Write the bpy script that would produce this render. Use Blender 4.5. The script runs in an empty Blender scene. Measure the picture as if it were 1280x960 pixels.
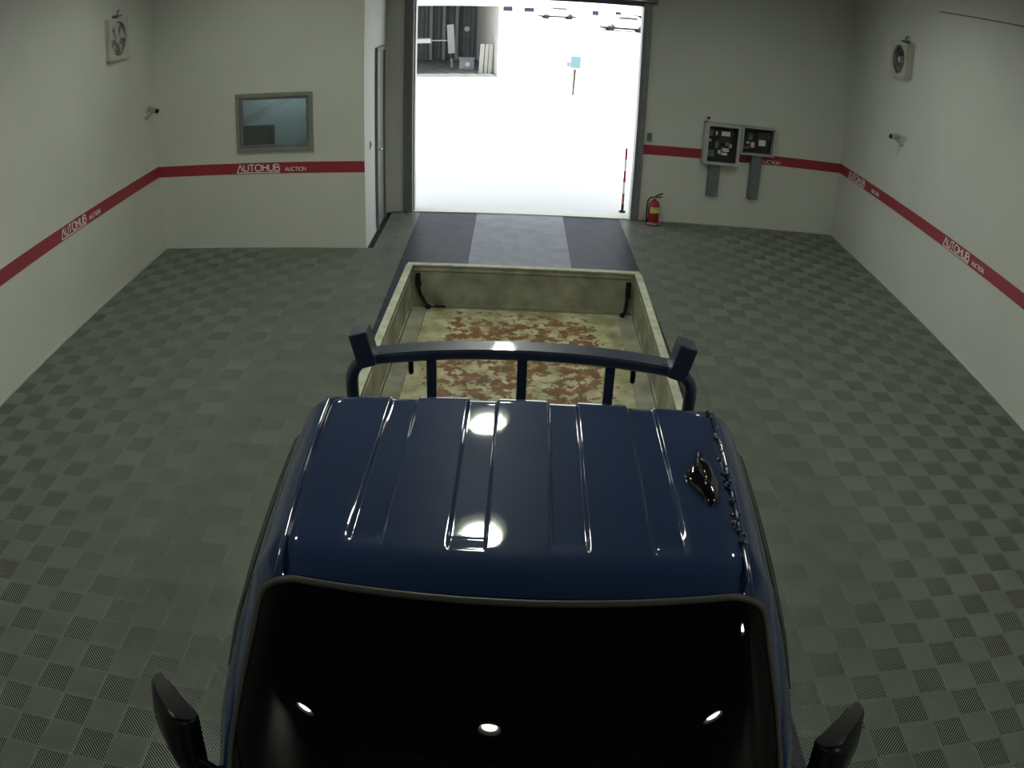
import bpy, math, random
from mathutils import Vector, Matrix
random.seed(7)
PI = math.pi
scene = bpy.context.scene
col = scene.collection

# ================================================================== camera
# security camera under the ceiling, with its own mild barrel distortion
cam_d = bpy.data.cameras.new('camera')
cam = bpy.data.objects.new('camera', cam_d); col.objects.link(cam)
cR = Vector((0.9994, 0.0092, 0.0336)).normalized()
cW = Vector((0.0073, 0.8876, -0.4606)); cW = (cW - cR * cW.dot(cR)).normalized()
cU = cR.cross(cW)
CAM = Vector((-0.0136, -6.1604, 3.1955))
M = Matrix.Identity(4)
for i in range(3):
    M[i][0] = cR[i]; M[i][1] = cU[i]; M[i][2] = -cW[i]; M[i][3] = CAM[i]
cam.matrix_world = M
cam_d.sensor_width = 36; cam_d.sensor_height = 27; cam_d.sensor_fit = 'HORIZONTAL'; cam_d.lens = 28
cam_d.type = 'PANO'; cam_d.panorama_type = 'FISHEYE_LENS_POLYNOMIAL'; cam_d.fisheye_fov = 3.1
POLY = (0.0, 0.034028673911435846, 7.825103103379643e-06, 1.4774708597355902e-06, 4.0651840925763906e-08)
for i, k in enumerate(POLY): setattr(cam_d, 'fisheye_polynomial_k%d' % i, -k)
cam_d.clip_end = 1000
scene.camera = cam

# ================================================================== light and exposure
scene.view_settings.view_transform = 'Standard'
scene.view_settings.look = 'None'
scene.view_settings.gamma = 1
scene.view_settings.use_curve_mapping = False
scene.view_settings.exposure = 0.0
world = bpy.data.worlds.new('sky'); scene.world = world; world.use_nodes = True
bg = world.node_tree.nodes['Background']
bg.inputs['Color'].default_value = (0.86, 0.92, 1.0, 1)
bg.inputs['Strength'].default_value = 2.2
sun_d = bpy.data.lights.new('sun', 'SUN'); sun = bpy.data.objects.new('sun', sun_d); col.objects.link(sun)
sun_d.energy = 9.0; sun_d.angle = 0.01; sun_d.color = (1.0, 0.97, 0.92)
sun.rotation_euler = (math.radians(28), math.radians(10), 0)      # high, from behind the building
LAMP_STRENGTH = 110.0
LAMP_COLOR = (0.95, 1.0, 0.87)

# room measures (metres)
XL, XR, XB = -4.49, 4.74, -1.785      # left wall, right wall, side of the office block
YB, YL, YK = 5.18, 3.50, -15.0        # door wall, office wall, wall behind the camera
ZC = 4.40
DX0, DX1, DZ = -1.424, 1.662, 3.06    # roller door opening

# ================================================================== materials
def new_mat(name):
    m = bpy.data.materials.new(name); m.use_nodes = True
    return m, m.node_tree, m.node_tree.nodes['Principled BSDF']
def mat(name, c, rough=0.5, metal=0.0, noise=0.0, scale=6.0, bump=0.0, bscale=40.0, coat=0.0, spec=0.5, emit=None, estr=0.0, detail=4):
    m, nt, b = new_mat(name)
    b.inputs['Base Color'].default_value = (*c, 1); b.inputs['Roughness'].default_value = rough
    b.inputs['Metallic'].default_value = metal; b.inputs['Specular IOR Level'].default_value = spec
    if coat: b.inputs['Coat Weight'].default_value = coat; b.inputs['Coat Roughness'].default_value = 0.03
    if emit: b.inputs['Emission Color'].default_value = (*emit, 1); b.inputs['Emission Strength'].default_value = estr
    tc = nt.nodes.new('ShaderNodeTexCoord')
    if noise:
        n = nt.nodes.new('ShaderNodeTexNoise'); n.inputs['Scale'].default_value = scale; n.inputs['Detail'].default_value = detail
        nt.links.new(tc.outputs['Object'], n.inputs['Vector'])
        r = nt.nodes.new('ShaderNodeValToRGB')
        r.color_ramp.elements[0].position = 0.3; r.color_ramp.elements[1].position = 0.7
        r.color_ramp.elements[0].color = (*[v * (1 - noise) for v in c], 1)
        r.color_ramp.elements[1].color = (*[min(1, v * (1 + noise)) for v in c], 1)
        nt.links.new(n.outputs['Fac'], r.inputs['Fac']); nt.links.new(r.outputs['Color'], b.inputs['Base Color'])
    if bump:
        n = nt.nodes.new('ShaderNodeTexNoise'); n.inputs['Scale'].default_value = bscale; n.inputs['Detail'].default_value = 5
        nt.links.new(tc.outputs['Object'], n.inputs['Vector'])
        bp = nt.nodes.new('ShaderNodeBump'); bp.inputs['Strength'].default_value = bump; bp.inputs['Distance'].default_value = 0.01
        nt.links.new(n.outputs['Fac'], bp.inputs['Height']); nt.links.new(bp.outputs['Normal'], b.inputs['Normal'])
    return m
WALL = mat('painted_wall', (0.64, 0.65, 0.59), 0.75, noise=0.035, scale=1.3, bump=0.06, bscale=25)
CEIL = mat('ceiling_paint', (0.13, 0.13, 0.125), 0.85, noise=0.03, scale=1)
SLAB = mat('dark_subfloor', (0.012, 0.012, 0.012), 0.9)
TILE = mat('grey_floor_tile', (0.265, 0.290, 0.248), 0.30, noise=0.10, scale=3.0)
TILE_D = mat('dark_floor_tile', (0.060, 0.064, 0.082), 0.42, noise=0.15, scale=3.0)
TILE_L = mat('pale_floor_tile', (0.42, 0.45, 0.50), 0.45, noise=0.10, scale=4.0)
RED = mat('red_stripe', (0.34, 0.030, 0.045), 0.45, noise=0.06, scale=3)
WHITE = mat('white_print', (0.88, 0.88, 0.85), 0.5)
BASEB = mat('pale_skirting', (0.62, 0.63, 0.55), 0.6)
BLUE = mat('blue_car_paint', (0.015, 0.034, 0.096), 0.45, coat=1.0, noise=0.05, scale=5, spec=0.05)
RACK = mat('slate_blue_rack_paint', (0.022, 0.030, 0.060), 0.4, coat=0.9, noise=0.15, scale=9)
BLACK = mat('black_plastic', (0.005, 0.005, 0.007), 0.25, noise=0.1, scale=20, spec=0.3)
RUBBER = mat('black_rubber', (0.012, 0.012, 0.012), 0.75)
GLASSD = mat('dark_tinted_glass', (0.002, 0.003, 0.003), 0.012, spec=0.17)
SEAL = mat('windscreen_seal', (0.060, 0.055, 0.048), 0.45)
TAR = mat('glossy_black_sealant', (0.004, 0.004, 0.004), 0.06, spec=0.8)
SEALB = mat('dark_blue_joint_sealer', (0.012, 0.020, 0.040), 0.14, coat=0.8, bump=0.5, bscale=120)
BEDWALL = mat('dirty_bed_paint', (0.20, 0.20, 0.145), 0.6, noise=0.45, scale=5, bump=0.1, detail=8)
BEDRIM = mat('worn_bed_rim', (0.34, 0.35, 0.26), 0.5, noise=0.3, scale=12, detail=6)
BEDOUT = mat('dark_bed_side', (0.020, 0.024, 0.038), 0.35, coat=0.3)
STEEL = mat('grey_steel', (0.20, 0.21, 0.22), 0.45, metal=0.3, noise=0.12, scale=8)
ALU = mat('aluminium', (0.30, 0.31, 0.28), 0.42, metal=0.5, noise=0.08, scale=8)
JAMB = mat('galvanised_jamb', (0.26, 0.26, 0.27), 0.4, metal=0.4, noise=0.1, scale=5)
JAMBD = mat('dark_grey_jamb', (0.17, 0.165, 0.165), 0.5, noise=0.1, scale=5)
SHUTTER = mat('shutter_blue_grey', (0.10, 0.09, 0.16), 0.5)
PLASTIC = mat('white_plastic', (0.50, 0.51, 0.47), 0.4)
CHROME = mat('chrome', (0.7, 0.7, 0.7), 0.08, metal=1.0)
EXTRED = mat('extinguisher_red', (0.30, 0.014, 0.018), 0.25, coat=0.6)
LABEL = mat('yellow_label', (0.62, 0.55, 0.22), 0.5, noise=0.15, scale=40)
PAPER = mat('white_label', (0.72, 0.74, 0.70), 0.6)
COMP = mat('dark_switchgear', (0.030, 0.034, 0.032), 0.5)
COMP2 = mat('grey_switchgear', (0.16, 0.17, 0.16), 0.5)
BOXM = mat('grey_cabinet_paint', (0.46, 0.48, 0.45), 0.45, noise=0.05, scale=10)
DUCT = mat('grey_cable_duct', (0.145, 0.155, 0.15), 0.5, noise=0.08, scale=6)
FANW = mat('off_white_fan', (0.52, 0.53, 0.47), 0.5)
FAND = mat('dark_fan_inside', (0.045, 0.046, 0.040), 0.6)
BULLET = mat('camera_white', (0.55, 0.56, 0.50), 0.4)
LENS = mat('black_lens', (0.005, 0.005, 0.005), 0.1)
ROOMBLUE = mat('office_blue_grey', (0.32, 0.37, 0.39), 0.8, noise=0.12, scale=2)
BOARD = mat('dark_screen', (0.05, 0.058, 0.058), 0.5)
OUTG = mat('pale_concrete_yard', (0.62, 0.62, 0.60), 0.85, noise=0.05, scale=0.6)
OUTW = mat('white_render', (0.75, 0.74, 0.70), 0.8, noise=0.03, scale=0.8)
SHEDW = mat('shed_grey_green_sheet', (0.15, 0.17, 0.165), 0.6, noise=0.15, scale=3)
SHEDP = mat('shed_post', (0.28, 0.33, 0.32), 0.5)
SHEDD = mat('shed_floor_dirt', (0.16, 0.17, 0.17), 0.9, noise=0.4, scale=3)
CRATE = mat('lilac_grey_crate', (0.30, 0.30, 0.34), 0.6, noise=0.1, scale=8)
SIGNG = mat('grey_panel', (0.45, 0.48, 0.45), 0.6)
SIGN = mat('pale_blue_sign', (0.10, 0.18, 0.20), 0.5)
POSTB = mat('rusty_post', (0.05, 0.038, 0.03), 0.7)
NAVY = mat('navy_dark', (0.008, 0.007, 0.03), 0.6)
LAMPM = mat('lamp_glow', (1, 1, 1), 0.5, emit=LAMP_COLOR, estr=LAMP_STRENGTH)
REFL = mat('white_reflector', (0.28, 0.30, 0.26), 0.35)

def rust_mat():
    m, nt, b = new_mat('rusty_cream_bed_floor')
    L = nt.links; N = nt.nodes
    tc = N.new('ShaderNodeTexCoord')
    def noise(scale, detail, rough=0.55, dist=0.0):
        n = N.new('ShaderNodeTexNoise'); n.inputs['Scale'].default_value = scale; n.inputs['Detail'].default_value = detail
        n.inputs['Roughness'].default_value = rough; n.inputs['Distortion'].default_value = dist
        L.new(tc.outputs['Object'], n.inputs['Vector']); return n
    def ramp(src, stops):
        r = N.new('ShaderNodeValToRGB'); e = r.color_ramp.elements
        while len(e) < len(stops): e.new(0.5)
        for i, (p, c) in enumerate(stops): e[i].position = p; e[i].color = (*c, 1)
        L.new(src, r.inputs['Fac']); return r
    def mix(f, a, bb, mode='MIX'):
        x = N.new('ShaderNodeMix'); x.data_type = 'RGBA'; x.blend_type = mode
        if isinstance(f, float): x.inputs['Factor'].default_value = f
        else: L.new(f, x.inputs['Factor'])
        L.new(a, x.inputs['A']); L.new(bb, x.inputs['B']); return x.outputs['Result']
    cream = ramp(noise(7, 8).outputs['Fac'], [(0.3, (0.22, 0.21, 0.13)), (0.5, (0.40, 0.37, 0.23)), (0.7, (0.50, 0.48, 0.32))])
    rust = ramp(noise(16, 6).outputs['Fac'], [(0.3, (0.07, 0.033, 0.013)), (0.7, (0.19, 0.090, 0.034))])
    # rust blotches: many in the middle strip of the bed, none along its sides
    big = noise(11.0, 7, 0.68, 0.3)
    sep = N.new('ShaderNodeSeparateXYZ'); L.new(tc.outputs['Object'], sep.inputs[0])
    ab = N.new('ShaderNodeMath'); ab.operation = 'ABSOLUTE'; L.new(sep.outputs['X'], ab.inputs[0])
    mr = N.new('ShaderNodeMapRange'); mr.inputs['From Min'].default_value = 0.50; mr.inputs['From Max'].default_value = 0.74
    mr.inputs['To Min'].default_value = 0.0; mr.inputs['To Max'].default_value = 0.22; L.new(ab.outputs[0], mr.inputs['Value'])
    my = N.new('ShaderNodeMapRange'); my.inputs['From Min'].default_value = 2.1; my.inputs['From Max'].default_value = 2.4
    my.inputs['To Min'].default_value = 0.0; my.inputs['To Max'].default_value = 0.16; L.new(sep.outputs['Y'], my.inputs['Value'])
    s1 = N.new('ShaderNodeMath'); s1.operation = 'SUBTRACT'; L.new(big.outputs['Fac'], s1.inputs[0]); L.new(mr.outputs[0], s1.inputs[1])
    s2 = N.new('ShaderNodeMath'); s2.operation = 'SUBTRACT'; L.new(s1.outputs[0], s2.inputs[0]); L.new(my.outputs[0], s2.inputs[1])
    mk = ramp(s2.outputs[0], [(0.465, (0, 0, 0)), (0.505, (1, 1, 1))])
    grime = ramp(noise(4, 8, 0.7).outputs['Fac'], [(0.35, (0.55, 0.57, 0.45)), (0.6, (1, 1, 1))])
    c = mix(1.0, cream.outputs['Color'], grime.outputs['Color'], 'MULTIPLY')
    c = mix(mk.outputs['Color'], c, rust.outputs['Color'])
    L.new(c, b.inputs['Base Color']); b.inputs['Roughness'].default_value = 0.6
    return m
RUST = rust_mat()

def pane_mat():
    m, nt, b = new_mat('office_window_glass')
    nt.nodes.remove(b); L = nt.links
    out = nt.nodes['Material Output']
    t = nt.nodes.new('ShaderNodeBsdfTransparent'); t.inputs['Color'].default_value = (0.75, 0.82, 0.82, 1)
    g = nt.nodes.new('ShaderNodeBsdfGlossy'); g.inputs['Roughness'].default_value = 0.03
    f = nt.nodes.new('ShaderNodeFresnel'); f.inputs['IOR'].default_value = 1.9
    x = nt.nodes.new('ShaderNodeMixShader')
    L.new(f.outputs[0], x.inputs[0]); L.new(t.outputs[0], x.inputs[1]); L.new(g.outputs[0], x.inputs[2]); L.new(x.outputs[0], out.inputs[0])
    return m
PANE = pane_mat()

# ================================================================== mesh helpers
class MB:
    def __init__(s): s.v = []; s.f = []; s.sm = []
    def add(s, vs, fs, smooth=False):
        n = len(s.v); s.v += [tuple(p) for p in vs]; s.f += [tuple(i + n for i in f) for f in fs]; s.sm += [smooth] * len(fs); return s
    def box(s, a, b):
        x0, y0, z0 = [min(p, q) for p, q in zip(a, b)]; x1, y1, z1 = [max(p, q) for p, q in zip(a, b)]
        return s.add([(x0,y0,z0),(x1,y0,z0),(x1,y1,z0),(x0,y1,z0),(x0,y0,z1),(x1,y0,z1),(x1,y1,z1),(x0,y1,z1)],
                     [(0,3,2,1),(4,5,6,7),(0,1,5,4),(1,2,6,5),(2,3,7,6),(3,0,4,7)])
    def obox(s, c, ax, ay, az):   # oriented box: centre and three half-axis vectors
        c, ax, ay, az = map(Vector, (c, ax, ay, az))
        v = [c + i*ax + j*ay + k*az for k in (-1,1) for j in (-1,1) for i in (-1,1)]
        return s.add(v, [(0,2,3,1),(4,5,7,6),(0,1,5,4),(1,3,7,5),(3,2,6,7),(2,0,4,6)])
    def tube(s, pts, r, n=10, cap=True, smooth=True, flat=None):
        pts = [Vector(p) for p in pts]; m = len(pts)
        rr = r if isinstance(r, (list, tuple)) else [r] * m
        rings = []; up = None
        for i, p in enumerate(pts):
            d = (pts[min(i+1, m-1)] - pts[max(i-1, 0)]).normalized()
            if up is None: up = Vector((0,0,1)) if abs(d.z) < 0.9 else Vector((0,1,0))
            a = d.cross(up).normalized(); b = a.cross(d).normalized(); up = b
            rings.append([p + rr[i] * (math.cos(2*PI*k/n) * a + math.sin(2*PI*k/n) * b * (flat or 1)) for k in range(n)])
        vs = [q for R in rings for q in R]
        fs = [(i*n+k, i*n+(k+1)%n, (i+1)*n+(k+1)%n, (i+1)*n+k) for i in range(m-1) for k in range(n)]
        s.add(vs, fs, smooth)
        if cap:
            s.add(rings[0], [tuple(range(n))[::-1]]); s.add(rings[-1], [tuple(range(n))])
        return s
    def lathe(s, prof, c=(0,0,0), axis=(0,0,1), n=24, smooth=True, cap=True):
        c = Vector(c); z = Vector(axis).normalized(); a = z.orthogonal().normalized(); b = z.cross(a)
        rings = [[c + z*h + r*(math.cos(2*PI*k/n)*a + math.sin(2*PI*k/n)*b) for k in range(n)] for r, h in prof]
        vs = [q for R in rings for q in R]
        fs = [(i*n+k, i*n+(k+1)%n, (i+1)*n+(k+1)%n, (i+1)*n+k) for i in range(len(prof)-1) for k in range(n)]
        s.add(vs, fs, smooth)
        if cap:
            if prof[0][0] > 1e-4: s.add(rings[0], [tuple(range(n))[::-1]])
            if prof[-1][0] > 1e-4: s.add(rings[-1], [tuple(range(n))])
        return s
    def grid(s, rows, smooth=True, thick=None):
        n = len(rows[0]); vs = [p for r in rows for p in r]
        fs = [(i*n+k, i*n+k+1, (i+1)*n+k+1, (i+1)*n+k) for i in range(len(rows)-1) for k in range(n-1)]
        return s.add(vs, fs, smooth)
    def build(s, name, m, parent=None, loc=None, bevel=0.0):
        me = bpy.data.meshes.new(name); me.from_pydata(s.v, [], s.f); me.update()
        me.polygons.foreach_set('use_smooth', s.sm); me.materials.append(m)
        o = bpy.data.objects.new(name, me); col.objects.link(o)
        if parent: o.parent = parent
        if loc: o.location = loc
        if bevel:
            bv = o.modifiers.new('bevel', 'BEVEL'); bv.width = bevel; bv.segments = 2; bv.limit_method = 'ANGLE'
        return o

def tag(o, label, cat, group=None):
    o['label'] = label; o['category'] = cat
    if group: o['group'] = group
    return o
def thing(name, label, cat, loc=(0,0,0), rz=0.0, group=None):
    o = bpy.data.objects.new(name, None); col.objects.link(o); o.empty_display_size = 0.1
    o.location = loc; o.rotation_euler = (0,0,rz); return tag(o, label, cat, group)
def struct(name, mb, m, parent=None, bevel=0):
    o = mb.build(name, m, parent, bevel=bevel)
    if not parent: o['kind'] = 'structure'
    return o
def wall_box(name, a, b, m=None): return struct(name, MB().box(a, b), m or WALL)

# ================================================================== room shell
wall_left = wall_box('wall_left', (XL-0.2, YK, -0.02), (XL, YL, ZC))
wall_right = wall_box('wall_right', (XR, YK, -0.02), (XR+0.2, YB+0.25, ZC))
wall_back = wall_box('wall_back', (XL-0.2, YK-0.2, -0.02), (XR+0.2, YK, ZC))
WX0, WX1, WZ0, WZ1 = -3.36, -2.44, 1.27, 1.945        # office window opening
mb = MB()
mb.box((XL-0.2, YL, -0.02), (WX0, YL+0.12, ZC)); mb.box((WX1, YL, -0.02), (XB, YL+0.12, ZC))
mb.box((WX0, YL, -0.02), (WX1, YL+0.12, WZ0)); mb.box((WX0, YL, WZ1), (WX1, YL+0.12, ZC))
wall_office = struct('wall_office', mb, WALL)
wall_column = wall_box('wall_side', (XB-0.12, YL+0.12, -0.02), (XB, YB+0.25, ZC))
mb = MB()
mb.box((XB, YB, -0.02), (DX0, YB+0.25, ZC)); mb.box((DX1, YB, -0.02), (XR, YB+0.25, ZC)); mb.box((DX0, YB, DZ), (DX1, YB+0.25, ZC))
wall_front = struct('wall_front', mb, WALL)
ceiling = wall_box('ceiling', (XL-0.2, YK-0.2, ZC), (XR+0.2, YB+0.25, ZC+0.15), CEIL)
floor = wall_box('floor', (XL-0.2, YK-0.2, -0.12), (XR+0.2, YB+0.25, -0.0225), SLAB)

# conduit line high on the right wall
struct('trim_1', MB().box((XR-0.006, -1.5, 3.575), (XR, 2.6, 3.59)), JAMBD)
# pale skirting beads
def base(name, a, b): struct(name, MB().box(a, b), BASEB)
base('baseboard_left', (XL, YK, -0.01), (XL+0.008, YL, 0.022))
base('baseboard_right', (XR-0.008, YK, -0.01), (XR, YB, 0.022))
base('baseboard_office', (XL, YL-0.008, -0.01), (XB, YL, 0.022))
base('baseboard_side', (XB, YL-0.008, -0.01), (XB+0.008, YB, 0.022))
base('baseboard_front', (DX1+0.11, YB-0.008, -0.01), (XR, YB, 0.022))

# ------------------------------------------------------------------ interlocking floor tiles
CELL = 0.2; NB = 11; P = CELL / NB; HB = 0.205 * P; ZT = 0.0; ZBOT = -0.022
def clip(poly, f):          # keep the side f(p) >= 0
    out = []
    for i in range(len(poly)):
        a, b = poly[i], poly[(i+1) % len(poly)]; fa, fb = f(a), f(b)
        if fa >= 0: out.append(a)
        if (fa > 0 > fb) or (fa < 0 < fb):
            t = fa / (fa - fb); out.append((a[0] + t*(b[0]-a[0]), a[1] + t*(b[1]-a[1])))
    return out
LIP = 0.0016                     # T-shaped ribs: thin cap, narrower stem; undercut shaped so the gaps turn dark
def rib(mb, poly, fwd, g):
    n = len(poly)
    if n < 3: return
    area = sum(poly[i][0]*poly[(i+1)%n][1] - poly[(i+1)%n][0]*poly[i][1] for i in range(n)) / 2
    if abs(area) < 1e-7: return
    if area < 0: poly = poly[::-1]
    vs = [(x, y, ZT) for x, y in poly] + [(x, y, ZT-LIP) for x, y in poly]
    nx, ny = (-1, 1) if fwd else (1, 1)
    low = []
    for x, y in poly:
        k = g((x, y)) * 0.30        # pull the stem towards the rib's middle line
        low.append((x - nx*k, y - ny*k))
    vs += [(x, y, ZT-LIP) for x, y in low] + [(x, y, ZBOT) for x, y in low]
    fs = [tuple(range(n))]
    for i in range(n):
        j = (i+1) % n; a, b = poly[i], poly[j]
        if abs(abs(a[0]-b[0]) - abs(a[1]-b[1])) < 1e-6 and abs(a[0]-b[0]) > 1e-4:
            fs.append((i, n+i, n+j, j)); fs.append((2*n+i, 3*n+i, 3*n+j, 2*n+j))
    mb.add(vs, fs)
def tile_into(mb, X0, Y0, x0, x1, y0, y1, ox=0.0, oy=0.0):
    """2 x 2 cells of diagonal ribs from (X0,Y0), kept inside the rectangle; coordinates minus (ox,oy)"""
    for i in range(2):
        for j in range(2):
            cx, cy = X0 + i*CELL, Y0 + j*CELL
            if cx >= x1 or cy >= y1 or cx + CELL <= x0 or cy + CELL <= y0: continue
            ci = round((cx + CELL/2) / CELL - 17); cj = round((cy + CELL/2) / CELL)
            fwd = (ci + cj) % 2 == 0
            ax, bx, ay, by = max(cx, x0), min(cx+CELL, x1), max(cy, y0), min(cy+CELL, y1)
            sq = [(ax, ay), (bx, ay), (bx, by), (ax, by)]
            for k in range(-NB, NB):
                c = (k + 0.5) * P
                if fwd:
                    g = lambda p: (p[1]-cy) - (p[0]-cx) - c
                else:
                    g = lambda p: (p[1]-cy) + (p[0]-cx) - CELL - c
                poly = clip(clip(sq, lambda p: g(p) + HB), lambda p: HB - g(p))
                rib(mb, [(px-ox, py-oy) for px, py in poly], fwd, (lambda q, g=g: g((q[0]+ox, q[1]+oy))))
    # low webs that tie the ribs together along the joints
    for (a, b) in (((X0, Y0), (X0+0.4, Y0+0.002)), ((X0, Y0), (X0+0.002, Y0+0.4)), ((X0+0.199, Y0), (X0+0.201, Y0+0.4)), ((X0, Y0+0.199), (X0+0.4, Y0+0.201))):
        u0, v0, u1, v1 = max(a[0], x0), max(a[1], y0), min(b[0], x1), min(b[1], y1)
        if u1 > u0 and v1 > v0: mb.box((u0-ox, v0-oy, ZBOT), (u1-ox, v1-oy, -0.003))
def f_theta(th):
    r = th * 1044.2; return r * (1 - 0.0608 * th * th)
def project(p):
    d = Vector(p) - CAM; a, b, c = d.dot(cR), d.dot(cU), d.dot(cW)
    rho = math.hypot(a, b); th = math.atan2(rho, c); r = f_theta(th)
    return 640 + r*a/rho, 480 - r*b/rho
tiles = []
i0, i1 = -8, 16
for i in range(i0, i1):
    for j in range(-39, 14):
        X0, Y0 = -1.3 + 0.4*i, 0.1 + 0.4*j
        if Y0 >= YB or Y0 + 0.4 < YK: continue
        x0, x1, y0, y1 = max(X0, XL+0.008), min(X0+0.4, XR-0.008), max(Y0, YK), min(Y0+0.4, YB)
        if X0 + 0.2 < XB:                       # beside the office block
            if Y0 >= YL: continue
            y1 = min(y1, YL-0.008)
        elif X0 < XB and Y0 + 0.4 > YL: 
            if Y0 >= YL-0.05: x0 = max(x0, XB+0.008)
            else: y1 = min(y1, YL-0.008)
        if x1 - x0 < 0.02 or y1 - y0 < 0.02: continue
        lane = TILE
        if 0 <= i < 7: lane = TILE_L if 2 <= i < 5 else TILE_D
        tiles.append((X0, Y0, x0, x1, y0, y1, lane))
def seen(t):
    cx, cy = (t[2]+t[3])/2, (t[4]+t[5])/2
    if cy < -5.6: return 0
    px, py = project((cx, cy, 0))
    if not (-25 < px < 1305 and -10 < py < 1000): return 0
    if -1.15 < cx < 1.2 and cy < 0.9: return 0
    if -1.0 < cx < 1.0 and cy < 2.3: return 0
    d = (Vector((cx, cy, 0)) - CAM).length
    return (t[3]-t[2]) * (t[5]-t[4]) * 3.2 / d**3
order = sorted(range(len(tiles)), key=lambda k: -seen(tiles[k]))
single = set(k for k in order[:300] if seen(tiles[k]) > 0)
proto = {}
rest = {TILE.name: MB(), TILE_D.name: MB(), TILE_L.name: MB()}
mats = {m.name: m for m in (TILE, TILE_D, TILE_L)}
for k, (X0, Y0, x0, x1, y0, y1, lane) in enumerate(tiles):
    full = abs((x1-x0)-0.4) < 1e-6 and abs((y1-y0)-0.4) < 1e-6
    if k in single:
        if full and lane.name in proto:
            o = proto[lane.name].copy(); col.objects.link(o)
        else:
            m = MB(); tile_into(m, X0, Y0, x0, x1, y0, y1, X0+0.2, Y0+0.2)
            o = m.build('floor_tile', lane)
            if full: proto[lane.name] = o
        o.location = (X0+0.2, Y0+0.2, 0); o.parent = floor
    else:
        tile_into(rest[lane.name], X0, Y0, x0, x1, y0, y1)
for nm, m in rest.items():
    if m.v:
        o = m.build('floor_tiles', mats[nm], floor); o['kind'] = 'stuff'

# ------------------------------------------------------------------ red stripe with lettering
SZ0, SZ1 = 0.972, 1.112
def stripe(name, a, b): return struct(name, MB().box(a, b), RED)
T = 0.004
s_left = stripe('trim_2', (XL, YK, SZ0), (XL+T, YL, SZ1))
s_office = stripe('trim_3', (XL, YL-T, SZ0-0.012), (XB, YL, SZ1-0.012))
s_front = stripe('trim_4', (DX1+0.10, YB-T, SZ0-0.006), (XR, YB, SZ1-0.006))
s_right = stripe('trim_5', (XR-T, YK, SZ0), (XR, YB, SZ1))
def edge_line(parent, a, b): MB().box(a, b).build('stripe_edge', BASEB, parent)
for z in (SZ0-0.010, SZ1):
    edge_line(s_left, (XL, YK, z), (XL+0.003, YL, z+0.010)); edge_line(s_right, (XR-0.003, YK, z), (XR, YB, z+0.010))
    edge_line(s_office, (XL, YL-0.003, z-0.012), (XB, YL, z-0.002)); edge_line(s_front, (DX1+0.10, YB-0.003, z-0.006), (XR, YB, z+0.004))
# thin upright capitals drawn as strokes; unit letter height
def arc(cx, cy, rx, ry, a0, a1, n=14): return [(cx+rx*math.cos(math.radians(a0+(a1-a0)*i/n)), cy+ry*math.sin(math.radians(a0+(a1-a0)*i/n))) for i in range(n+1)]
GL = {
 'A': ([[(-0.12,-0.22),(0.36,1.0),(0.72,0.0)]], 0.80),          # no crossbar, long left leg
 'a': ([[(0,0),(0.36,1.0),(0.72,0.0)],[(0.14,0.36),(0.58,0.36)]], 0.80),
 'U': ([[(0,1),(0,0.32)]+arc(0.32,0.32,0.32,0.32,180,360)+[(0.64,1)]], 0.74),
 'T': ([[(0,1),(0.62,1)],[(0.31,1),(0.31,0)]], 0.70),
 'O': ([arc(0.46,0.5,0.46,0.5,0,360,24)], 1.02),
 'H': ([[(0,0),(0,1)],[(0.60,0),(0.60,1)],[(0,0.55),(0.60,0.55)]], 0.74),
 'B': ([[(0,0),(0,1),(0.34,1)]+arc(0.34,0.775,0.24,0.225,90,-90,8)+[(0,0.55)],[(0.38,0.55)]+arc(0.38,0.275,0.30,0.275,90,-90,8)+[(0,0)]], 0.72),
 'C': ([arc(0.46,0.5,0.46,0.5,45,315,18)], 0.86),
 'I': ([[(0.03,0),(0.03,1)]], 0.18),
 'N': ([[(0,0),(0,1),(0.62,0),(0.62,1)]], 0.70),
}
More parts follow.
